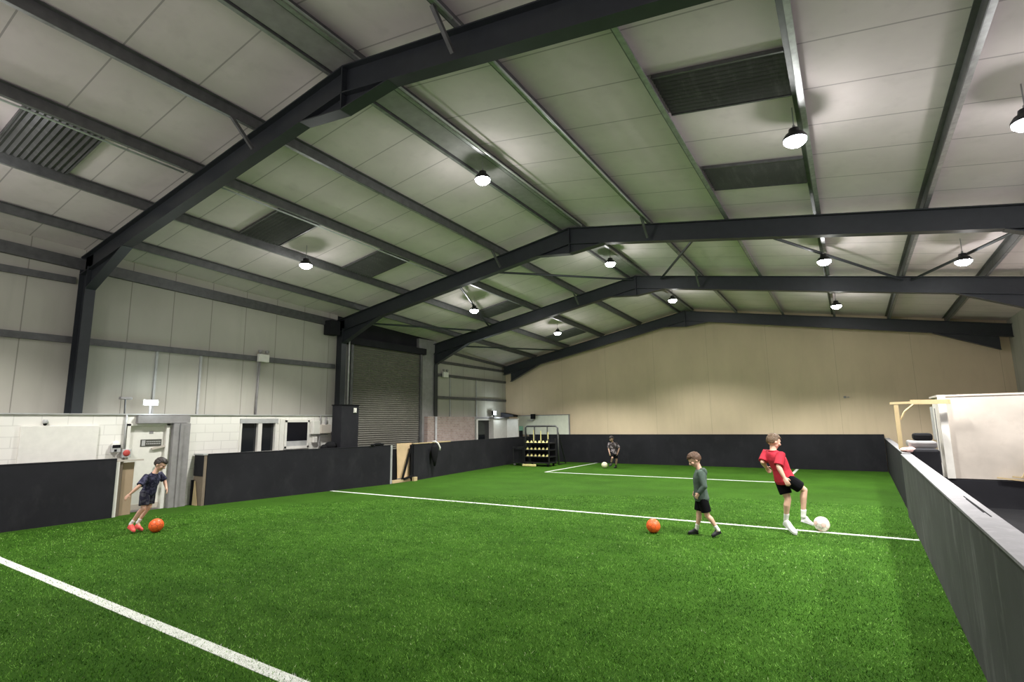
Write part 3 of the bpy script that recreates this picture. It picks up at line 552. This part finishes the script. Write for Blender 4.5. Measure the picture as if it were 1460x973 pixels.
for c_, r_ in (((.93, 14.15, 1.265), (.10, .22, .05)), ((1.00, 13.95, 1.275), (.09, .14, .06)), ((.90, 14.40, 1.255), (.06, .16, .04)), ((1.02, 13.86, 1.28), (.06, .08, .055))): b.ball(c_, r_)
tag(b.build('pink_bib', M['pinkcloth'], smooth=True), 'crumpled pale pink bib lying on top of the far right board', 'bib')

# ------------------------------------------------------------------ pitch lines
def pline(p, q, w, label):
    tag(MB().prism([V((p[0], p[1], 0))+d for d in (V((0, -w/2, 0)), )] + [(q[0], q[1]-w/2, 0), (q[0], q[1]+w/2, 0), (p[0], p[1]+w/2, 0)], (0, 0, .004)).build('pitch_line', M['line']), label, 'pitch marking', 'white lines on the turf')
def zline(pts, w, label):
    b = MB()
    for p, q in zip(pts, pts[1:]): b.bar((*p, .002), (*q, .002), w, .004)
    tag(b.build('pitch_line', M['line']), label, 'pitch marking', 'white lines on the turf')
NEAR = ((-13.85, 2.83), (.60, 2.72))
zline(NEAR, .12, 'broad speckled white line crossing the near left corner of the turf')
zline(((-13.36, 10.72), (.74, 10.86)), .10, 'halfway white line crossing the turf behind the orange ball')
zline(((-10.45, 23.80), (-10.42, 18.68), (-1.95, 18.62), (-1.95, 23.80)), .10, 'white penalty box marked in front of the end wall')

# ------------------------------------------------------------------ blades of turf near the camera, one uncountable mass
def blades(n=330000):
    rg = np.random.default_rng(3)
    d = 1.6+13.0*rg.random(n)**1.7; a = YAW+(rg.random(n)-.5)*math.radians(98)
    x, y = d*np.sin(a), d*np.cos(a); k = (x > -13.7) & (x < .6+.014*y) & (y > .3); x, y = x[k], y[k]; n = len(x)
    th = rg.random(n)*2*PI; h = .010+.016*rg.random(n); w = .0022+.0012*d[k]/6; lean = .028*rg.random(n); la = rg.random(n)*2*PI
    co = np.zeros((n, 3, 3)); co[:, 0] = np.stack([x-w*np.cos(th), y-w*np.sin(th), np.zeros(n)], 1); co[:, 1] = np.stack([x+w*np.cos(th), y+w*np.sin(th), np.zeros(n)], 1)
    co[:, 2] = np.stack([x+lean*np.cos(la), y+lean*np.sin(la), h], 1)
    me = bpy.data.meshes.new('turf_blades'); me.vertices.add(3*n); me.vertices.foreach_set('co', co.reshape(-1)); me.loops.add(3*n); me.loops.foreach_set('vertex_index', np.arange(3*n, dtype=np.int32))
    me.polygons.add(n); me.polygons.foreach_set('loop_start', np.arange(0, 3*n, 3, dtype=np.int32))
    def vn(cx, cy, seed):                     # smooth value noise, for the clumps of the pile
        g = np.random.default_rng(seed).random((400, 400)); u, v = x/cx+150.37, y/cy+20.71; i, j = u.astype(int) % 399, v.astype(int) % 399; f, h_ = u % 1, v % 1; f = f*f*(3-2*f); h_ = h_*h_*(3-2*h_)
        return (g[i, j]*(1-f)+g[i+1, j]*f)*(1-h_)+(g[i, j+1]*(1-f)+g[i+1, j+1]*f)*h_
    cl = .40*vn(.16, .07, 1)+.35*vn(.5, .22, 2)+.25*vn(1.6, 1.0, 3); r_ = rg.random(n)*.5+cl-.25
    mi = np.where(r_ > .58, 2, np.where(r_ > .40, 0, 1)).astype(np.int32); mi[rg.random(n) < .010] = 4
    ln = 2.83+(x+13.85)*(-.11/14.45); white = (np.abs(y-ln) < .058); l2 = 10.72+(x+13.36)*(.14/14.1); white |= np.abs(y-l2) < .05
    mi[white] = np.where(rg.random(white.sum()) < .72, 3, mi[white]); me.polygons.foreach_set('material_index', mi)
    for nm, c in (('blade_mid', (.072, .215, .014)), ('blade_dark', (.022, .085, .007)), ('blade_pale', (.19, .40, .065)), ('blade_white', (.80, .80, .76)), ('blade_bleached', (.42, .55, .26))):
        me.materials.append(plain(nm, c, .75, 0, .12))
    me.update(); me.validate(); o = bpy.data.objects.new('turf_blades', me); COL.objects.link(o)
    tag(o, 'short green artificial grass blades over the near part of the pitch', 'grass', kind='stuff')
blades()

# ------------------------------------------------------------------ balls
def football(name, label, c, r, base, patch=None, seam=None):
    R = thing(name, label, 'ball', (c[0], c[1], 0)); bm = bmesh.new(); bmesh.ops.create_icosphere(bm, subdivisions=1, radius=1); bm.edges.ensure_lookup_table()
    bmesh.ops.bevel(bm, geom=list(bm.verts), offset=1/3*bm.edges[0].calc_length(), affect='VERTICES', segments=1)
    fs = list(bm.faces); pent = [len(f.verts) == 5 for f in fs]; b = bmesh.new()
    for f, pt in zip(fs, pent):
        cen = f.calc_center_median(); vs = [v.co.copy() for v in f.verts]; n = len(vs); steps = (0, .30, .60, .84, .94, 1.0); rows = []
        for t in steps:
            row = []
            for i in range(n):
                for q in (0, .25, .5, .75):
                    p = cen.lerp(vs[i].lerp(vs[(i+1) % n], q), t).normalized(); row.append(b.verts.new(p*(.965 if t == 1.0 else 1.0)))
            rows.append(row)
        N = len(rows[0])
        for k, (ra, rb) in enumerate(zip(rows, rows[1:])):
            for i in range(N):
                try: g = b.faces.new((ra[i], ra[(i+1) % N], rb[(i+1) % N], rb[i]))
                except ValueError: continue
                g.material_index = 2 if k == len(steps)-2 else (1 if pt else 0); g.smooth = True
    bm.free(); bmesh.ops.remove_doubles(b, verts=b.verts, dist=1e-4); bmesh.ops.recalc_face_normals(b, faces=b.faces)
    for v in b.verts: v.co = Matrix.Rotation(.5, 3, 'X') @ v.co*r+V((0, 0, r))
    me = bpy.data.meshes.new('casing'); b.to_mesh(me); b.free()
    for m_ in (base, patch or base, seam or M['seam']): me.materials.append(m_)
    o = bpy.data.objects.new('casing', me); COL.objects.link(o); o.parent = R
    v = MB(); v.ball((c[0]+r*.05, c[1]-r*.5, r*1.86), r*.035, sub=2); v.build('valve', M['black'], R); return R
football('football', 'orange football on the turf just ahead of the child in the green hoodie', (-3.10, 9.40), .120, M['ball_orange'])
football('football', 'orange football at the feet of the child running on the left', (-11.22, 5.02), .125, M['ball_orange'])
football('football', 'white and pale pink football at the foot of the red-shirted player', (-.60, 10.92), .125, M['ball_white'], M['ball_pink'], M['seam_grey'])
football('football', 'pale yellow football beside the small player far back', (-8.98, 21.25), .13, M['ball_yellow'], M['ball_white'], M['seam_grey'])

# ------------------------------------------------------------------ people
class Figure:
    def __init__(s, label, loc, sc, child=False):
        d = V((loc[0], loc[1], 0)).normalized(); s.rz = math.atan2(-d.x, d.y); s.loc = V((*loc, 0)); s.k = sc/1.75; s.child = child
        s.R = thing('person', label, 'person', s.loc, s.rz); s.T = WORLD[s.R.name]
    def mb(s): return MB()
    def done(s, b, name, mat, parent=None, voxel=.006, it=2):
        for v in b.bm.verts: v.co = s.T @ v.co
        o = b.build(name, mat, parent or s.R, smooth=True)
        if voxel:
            r = o.modifiers.new('remesh', 'REMESH'); r.mode = 'VOXEL'; r.voxel_size = voxel; r.use_smooth_shade = True
            if it: q = o.modifiers.new('smooth', 'SMOOTH'); q.factor = .5; q.iterations = it
        return o
def limb(b, pts, rad, n=12):
    """tapered limb through pts, rounded at both ends; rad may have (ru, rv) pairs"""
    b.tube(pts, rad, n); b.ball(pts[0], rad[0]*.98, sub=2); b.ball(pts[-1], rad[-1]*.98, sub=2)
def arc(a, m, c, n=6):
    a, m, c = V(a), V(m), V(c); out = []
    for i in range(n+1):
        t = i/n; out.append(a*(1-t)**2+m*2*t*(1-t)+c*t*t)
    return out
def loft(b, secs, n=20, p=2.3):
    out = []
    for c, u, v, ru, rv in secs:
        c = V(c); row = []
        for j in range(n):
            t = 2*PI*j/n; ca, sa = math.cos(t), math.sin(t)
            row.append(c+u*(ru*math.copysign(abs(ca)**(2/p), ca))+v*(rv*math.copysign(abs(sa)**(2/p), sa)))
        out.append(row)
    b.rings(out)
def person(label, loc, H, J, mats, child=False, curl=.8, long_sleeve=False, skin='skin'):
    f = Figure(label, loc, H, child); k = f.k; kk = k*(1.04 if child else 1); P = {a: V(q) for a, q in J.items() if len(q) == 3}
    sh = (P['shL']+P['shR'])/2; hp = (P['hipL']+P['hipR'])/2; lat = (P['shR']-P['shL']).normalized(); hl = (P['hipR']-P['hipL']).normalized()
    spn = (sh-hp).normalized(); fwd = spn.cross(lat).normalized()*1.0
    if fwd.dot(P['face']) < 0: fwd = -fwd
    def axis(t): u = hl.lerp(lat, t).normalized(); return u, spn.cross(u).normalized()
    SW = (P['shR']-P['shL']).length/2
    def torso(b, g, t0=-.12, t1=1.08, flare=0.):
        secs = []
        for t, w, d in ((-.12, .135, .105), (.0, .160, .118), (.18, .150, .110), (.38, .138, .100), (.60, .152, .112), (.80, .165, .115), (.93, .150, .098), (1.03, .105, .080), (1.10, .060, .058)):
            if t < t0-1e-6 or t > t1+1e-6: continue
            u, v = axis(max(0, min(1, t))); c = hp.lerp(sh, t)+fwd*(.018*k*math.sin(PI*max(0, min(1, t))))
            gg = g+flare*max(0, .5-t); secs.append((c, u, v, w*k+gg, d*k+gg))
        loft(b, secs)
    b = f.mb(); torso(b, 0)
    nk, hd = P['neck'], P['head']; F = P['face'].normalized(); U = (hd-nk).normalized(); U = (U-F*U.dot(F)).normalized(); Rr = F.cross(U); RM = Matrix((Rr, F, U)).transposed()
    hs = H*(.066 if not child else .0755); hd = hd.lerp(nk, .16); limb(b, [sh+spn*.01*k, nk, hd-U*hs*.55], [.066*k, .056*kk, .054*kk])
    b.ball(hd+U*hs*.15-F*hs*.06, (hs*.80, hs*1.0, hs*.95), RM); b.ball(hd-U*hs*.42+F*hs*.22, (hs*.60, hs*.62, hs*.62), RM); b.ball(hd-U*hs*.80+F*hs*.50, (hs*.30, hs*.26, hs*.24), RM)
    limb(b, [hd+U*hs*.05+F*hs*.86, hd-U*hs*.25+F*hs*1.06, hd-U*hs*.30+F*hs*.92], [hs*.10, hs*.15, hs*.16]); b.ball(hd+U*hs*.20+F*hs*.82, (hs*.55, hs*.12, hs*.09), RM)
    for sg in (-1, 1):
        b.ball(hd-U*hs*.10-F*hs*.05+Rr*sg*hs*.80, (hs*.12, hs*.20, hs*.28), RM); b.ball(hd-U*hs*.22+F*hs*.62+Rr*sg*hs*.40, hs*.26)
    hands = {}
    for q in 'LR':
        S_, E_, W_ = P['sh'+q], P['el'+q], P['wr'+q]
        limb(b, [S_, S_.lerp(E_, .3), S_.lerp(E_, .75), E_], [.056*k, .052*k, .043*k, .040*k]); limb(b, [E_, E_.lerp(W_, .3), E_.lerp(W_, .75), W_], [.040*k, .043*k, .033*k, .027*k])
        d = (W_-E_).normalized(); hd_ = P.get('ha'+q); d = (d*.5+hd_.normalized()*.5).normalized() if hd_ is not None else d
        inward = (hp-W_); inward = (inward-d*inward.dot(d)).normalized(); side = d.cross(inward).normalized()
        if side.dot(fwd) < 0: side = -side
        HM = Matrix((side, inward, d)).transposed(); pc = W_+d*.050*k
        b.ball(pc, (.040*k, .019*k, .056*k), HM); limb(b, [W_, pc], [.026*k, .024*k])
        for i, (o, L) in enumerate(((.030, .072), (.010, .082), (-.010, .076), (-.029, .060))):
            base = W_+d*.088*k+side*o*k; L *= k; j1 = base+(d*math.cos(curl*.4)+inward*math.sin(curl*.4))*L*.42+side*o*.10; j2 = j1+(d*math.cos(curl)+inward*math.sin(curl))*L*.33; j3 = j2+(d*math.cos(curl*1.6)+inward*math.sin(curl*1.6))*L*.27
            limb(b, [base-d*.02*k, base, j1, j2, j3], [.0098*k, .0100*k, .0092*k, .0086*k, .0076*k], 8)
        tb_ = W_+d*.028*k+side*.030*k; t1 = tb_+(side*.75+d*.6+inward*.25).normalized()*.036*k; t2 = t1+(d*.9+inward*.4+side*.15).normalized()*.030*k
        limb(b, [W_+d*.02*k+side*.012*k, tb_, t1, t2], [.014*k, .0125*k, .0105*k, .0085*k], 8)
        Hh, K_, A_ = P['hip'+q], P['kn'+q], P['an'+q]; back = -fwd
        limb(b, [Hh, Hh.lerp(K_, .35), Hh.lerp(K_, .8), K_], [.086*k, .080*k, .060*k, .055*k]); sd = (A_-K_).normalized(); cb = (back-sd*back.dot(sd)).normalized()
        limb(b, [K_, K_.lerp(A_, .28)+cb*.014*k, K_.lerp(A_, .62)+cb*.006*k, A_], [.053*k, .056*k, .043*k, .033*k])
        T_ = P['to'+q]; he_ = P.get('he'+q, A_+sd*.055*k-(T_-A_).normalized()*.05*k); md = he_.lerp(T_, .55)-sd*.024*k; limb(b, [A_, A_.lerp(md, .6), md], [.032*k, .028*k, .020*k])
    body = f.done(b, 'body', M[skin], voxel=.0055)
    # face details
    for sg in (-1, 1):
        e = f.mb(); e.ball(hd+U*hs*.06+F*hs*.86+Rr*sg*hs*.32, (hs*.12, hs*.06, hs*.075), RM, 2); f.done(e, 'eye', M['eye'], voxel=0)
    e = f.mb(); e.ball(hd-U*hs*.60+F*hs*.80, (hs*.24, hs*.09, hs*.07), RM, 2); f.done(e, 'mouth', M['lip'], voxel=0)
    # hair
    hb = f.mb(); q = bmesh.ops.create_icosphere(hb.bm, subdivisions=5, radius=1); kill = []
    for v in hb.bm.verts:
        p = v.co.copy(); nn = noise.noise(p*5.0)*.06+noise.noise(p*14.0)*.05
        front, top, lt = p.y, p.z, abs(p.x)
        low = -.62 if front < -.25 else (-.62+(front+.25)*1.45 if front < .35 else .38)
        if top < low+nn*1.5: kill.append(v)
        rr = 1.10+nn*(1.4 if top > .2 else .8)+(.06 if top > .5 else 0); v.co = hd+U*hs*.15-F*hs*.06+RM @ V((p.x*hs*.82*rr, p.y*hs*1.02*rr, p.z*hs*.97*rr))
    bmesh.ops.delete(hb.bm, geom=kill, context='VERTS'); ho = f.done(hb, 'hair', M[mats['hair']], voxel=0); so = ho.modifiers.new('thick', 'SOLIDIFY'); so.thickness = .014*k; so.offset = -1
    # top
    sb = f.mb(); g = (.020 if not long_sleeve else .026)*k; hem = mats.get('hem', -.04); torso(sb, g, -.12, 1.11, .02*k)
    for q in 'LR':
        S_, E_, W_ = P['sh'+q], P['el'+q], P['wr'+q]; ins = S_-(S_-sh)*.25-spn*.022*k; th = 1.30
        if long_sleeve:
            sb.tube([ins, S_, S_.lerp(E_, .5), E_, E_.lerp(W_, .5), W_], [.060*k, .076*k, .068*k, .062*k, .056*k, .046*k], 14); sb.ball(E_, .062*k, sub=2); sb.ball(S_, .074*k, sub=2)
        else:
            sb.tube([ins, S_, S_.lerp(E_, .45), S_.lerp(E_, .92)], [.060*k, .076*k, .076*k, .080*k], 14); sb.ball(S_-spn*.01*k, .067*k, sub=2)
    top = f.done(sb, 'hoodie' if long_sleeve else 'shirt', M[mats['top']], voxel=.0075)
    if long_sleeve:
        cb_ = f.mb(); c0 = sh+spn*.045*k
        for i in range(14):
            t = 2*PI*i/14; p = c0+lat*math.cos(t)*.080*k+fwd*math.sin(t)*.075*k-spn*(.02*k if math.sin(t) > 0 else 0); cb_.ball(p, .034*k if math.sin(t) > -.2 else .050*k, sub=2)
        cb_.ball(c0-fwd*.095*k-spn*.05*k, (.075*k, .05*k, .08*k), Matrix((lat, fwd, spn)).transposed()); f.done(cb_, 'hood', M[mats['top']], top, voxel=.0075)
    else:
        cb_ = f.mb(); c0 = sh+spn*.052*k; ring = [c0+lat*math.cos(2*PI*i/16)*.066*k+fwd*(math.sin(2*PI*i/16)*.062+.004)*k-spn*.012*k*math.sin(2*PI*i/16) for i in range(17)]; cb_.tube(ring, .011*k, 8); f.done(cb_, 'collar', M[mats.get('collar', mats['top'])], top, voxel=0)
    # shorts
    ob = f.mb(); torso(ob, .016*k, -.12, .20)
    u, v = axis(0)
    for q in 'LR':
        Hh, K_ = P['hip'+q], P['kn'+q]; e = mats.get('leg', .80); ob.tube([Hh+spn*.05*k, Hh, Hh.lerp(K_, .4), Hh.lerp(K_, e)], [.096*k, .108*k, .108*k, .104*k], 16); ob.ball(Hh, .106*k, sub=2)
    f.done(ob, 'shorts', M[mats['bottom']], voxel=.0075)
    # socks and shoes
    for q in 'LR':
        A_, K_, T_ = P['an'+q], P['kn'+q], P['to'+q]; sd = (A_-K_).normalized(); so_ = f.mb(); limb(so_, [A_-sd*mats.get('sock', .12)*k, A_-sd*.04*k, A_+sd*.015*k], [.047*k, .041*k, .042*k]); f.done(so_, 'sock', M[mats.get('sockm', 'sock')], voxel=.006)
        fd = (T_-A_); nrm = fd.cross(fd.cross(V((0, 0, 1)))).normalized()
        if nrm.z < 0: nrm = -nrm
        heel = P.get('he'+q, A_+sd*.055*k-(T_-A_).normalized()*.05*k); ax = (T_-heel).normalized(); sdv = ax.cross(-sd if abs(ax.dot(sd)) < .95 else V((0, 0, 1))).normalized(); nv = sdv.cross(ax).normalized()
        if nv.dot(-sd) < 0: nv = -nv
        L = (T_-heel).length; L = max(L, .20*k); sc = []
        for t, w, h, o in ((-.06, .020, .022, .028), (.0, .034, .040, .036), (.15, .038, .052, .046), (.32, .038, .050, .044), (.52, .043, .036, .030), (.74, .047, .028, .024), (.92, .038, .022, .020), (1.0, .018, .012, .016)):
            sc.append((heel+ax*L*t+nv*o*1.2*k, sdv, nv, w*1.08*k, h*1.22*k))
        sb_ = f.mb(); loft(sb_, sc, 16, 2.4); shoe = f.done(sb_, 'shoe', M[mats['shoe']], voxel=.006, it=1)
        sl = f.mb(); sc = [(heel+ax*L*t+nv*.002*k, sdv, nv, w*k, .010*k) for t, w in ((-.07, .018), (0, .036), (.2, .040), (.5, .044), (.75, .049), (.93, .040), (1.02, .016))]; loft(sl, sc, 16, 3); f.done(sl, 'sole', M[mats.get('sole', 'sole')], shoe, voxel=0)
    return f.R
def px(s, c, x0, y0):
    return lambda x, y, d=0.: ((x-x0)/s*c, d, (y0-y)/s)
# the young player in red, right foot on the way to the ball
q = px(83.4, .90, 1128, 762)
person('person in a red short-sleeved shirt and black shorts stepping towards a white football', (-1.05, 10.40), 1.70,
    dict(head=q(1116, 630, .03), neck=q(1114, 643, .01), face=(.86, .40, -.28), shR=q(1124.5, 650, -.13), shL=q(1103, 648.5, .13), hipR=q(1133, 686, -.07), hipL=q(1121, 687, .07),
         elR=q(1119.5, 666, -.24), wrR=q(1126.5, 681, -.27), elL=q(1096.5, 662, .02), wrL=q(1101, 671, .20), knR=q(1153, 700, .02), anR=q(1148.5, 736, .03), toR=q(1160, 750, .16), heR=q(1146, 744, .03),
         knL=q(1129, 714, .02), anL=q(1123.5, 743, .10), toL=q(1136, 761, -.06), heL=q(1120.5, 750.5, .12)),
    dict(hair='hair_fair', top='shirt_red', bottom='shorts_black', shoe='shoe_white', leg=.72, sock=.10), curl=.7)
# the child walking with head down
q = px(84.0, .96, 1004, 764)
person('child in a green-grey hoodie and black shorts walking with the head down', (-2.27, 9.56), 1.42,
    dict(head=q(995.5, 655.5, -.01), neck=q(1001, 667, 0), face=(-.82, -.22, -.52), shL=q(1003.5, 675, -.13), shR=q(1003, 675, .13), hipL=q(1004, 711, -.07), hipR=q(1002, 711, .07),
         elL=q(1008, 693, -.19), wrL=q(999.5, 703, -.17), elR=q(1005, 693, .19), wrR=q(996, 703, .16), haL=(-.5, .2, -.8), haR=(-.5, -.2, -.8),
         knR=q(997.5, 735, .06), anR=q(993.5, 754.5, .06), toR=q(982, 762.5, .06), heR=q(994.5, 762, .06), knL=q(1009.5, 735, -.06), anL=q(1022.5, 753, -.06), toL=q(1014, 763.5, -.09), heL=q(1026.5, 758, -.04)),
    dict(hair='hair_brown', top='hoodie', bottom='shorts_black', shoe='shoe_black', leg=.78, sock=.07, sole='black'), child=True, curl=1.0, long_sleeve=True)
# the child running on the left
q = px(75.8, .80, 190, 761)
person('child in a dark navy patterned kit and coral shoes running beside an orange football', (-11.60, 4.80), 1.40,
    dict(head=q(223, 665, -.06), neck=q(217, 676, -.03), face=(.74, -.42, -.52), shR=q(202.5, 683, -.15), shL=q(223, 682, .09), hipR=q(202.5, 707, -.07), hipL=q(211, 706.5, .07),
         elR=q(193, 695, -.27), wrR=q(180.5, 705.5, -.24), elL=q(231, 692, .10), wrL=q(234.5, 702, .0), knR=q(202, 728, -.13), anR=q(186, 748, -.05), toR=q(191, 758, -.22), heR=q(182.5, 754, -.03),
         knL=q(210.5, 728, .04), anL=q(196, 748.5, .10), toL=q(203, 759.5, -.03), heL=q(192, 756.5, .12)),
    dict(hair='hair_dark', top='navy', bottom='navy2', shoe='shoe_red', leg=.80, sock=.07, sole='red'), child=True, curl=.5)
# the small player far back
q = px(33.7, .98, 876, 668)
person('small dark-clothed player standing with one knee raised at the far penalty box corner', (-8.62, 21.45), 1.36,
    dict(head=q(873.3, 626, -.03), neck=q(874.3, 630.5, -.0), face=(-.55, -.72, -.42), shR=q(870, 633.2, -.02), shL=q(879.6, 633, .08), hipR=q(873, 647, -.05), hipL=q(878, 647, .06),
         elR=q(868.6, 640, -.05), wrR=q(869.8, 646.5, -.16), elL=q(884, 640, .10), wrL=q(881.5, 647, .0), knR=q(873.5, 653.5, -.22), anR=q(871.5, 661, -.12), toR=q(868.5, 664.5, -.24), heR=q(872, 663.5, -.08),
         knL=q(879.5, 656.5, .02), anL=q(878.3, 665.2, .10), toL=q(875.5, 667.4, -.08), heL=q(878.6, 667.4, .12)),
    dict(hair='hair_dark', top='dark_camo', bottom='shorts_black', shoe='shoe_black', leg=.80, sock=.05, sockm='black', sole='black'), child=True, curl=.6, skin='skin_dark')
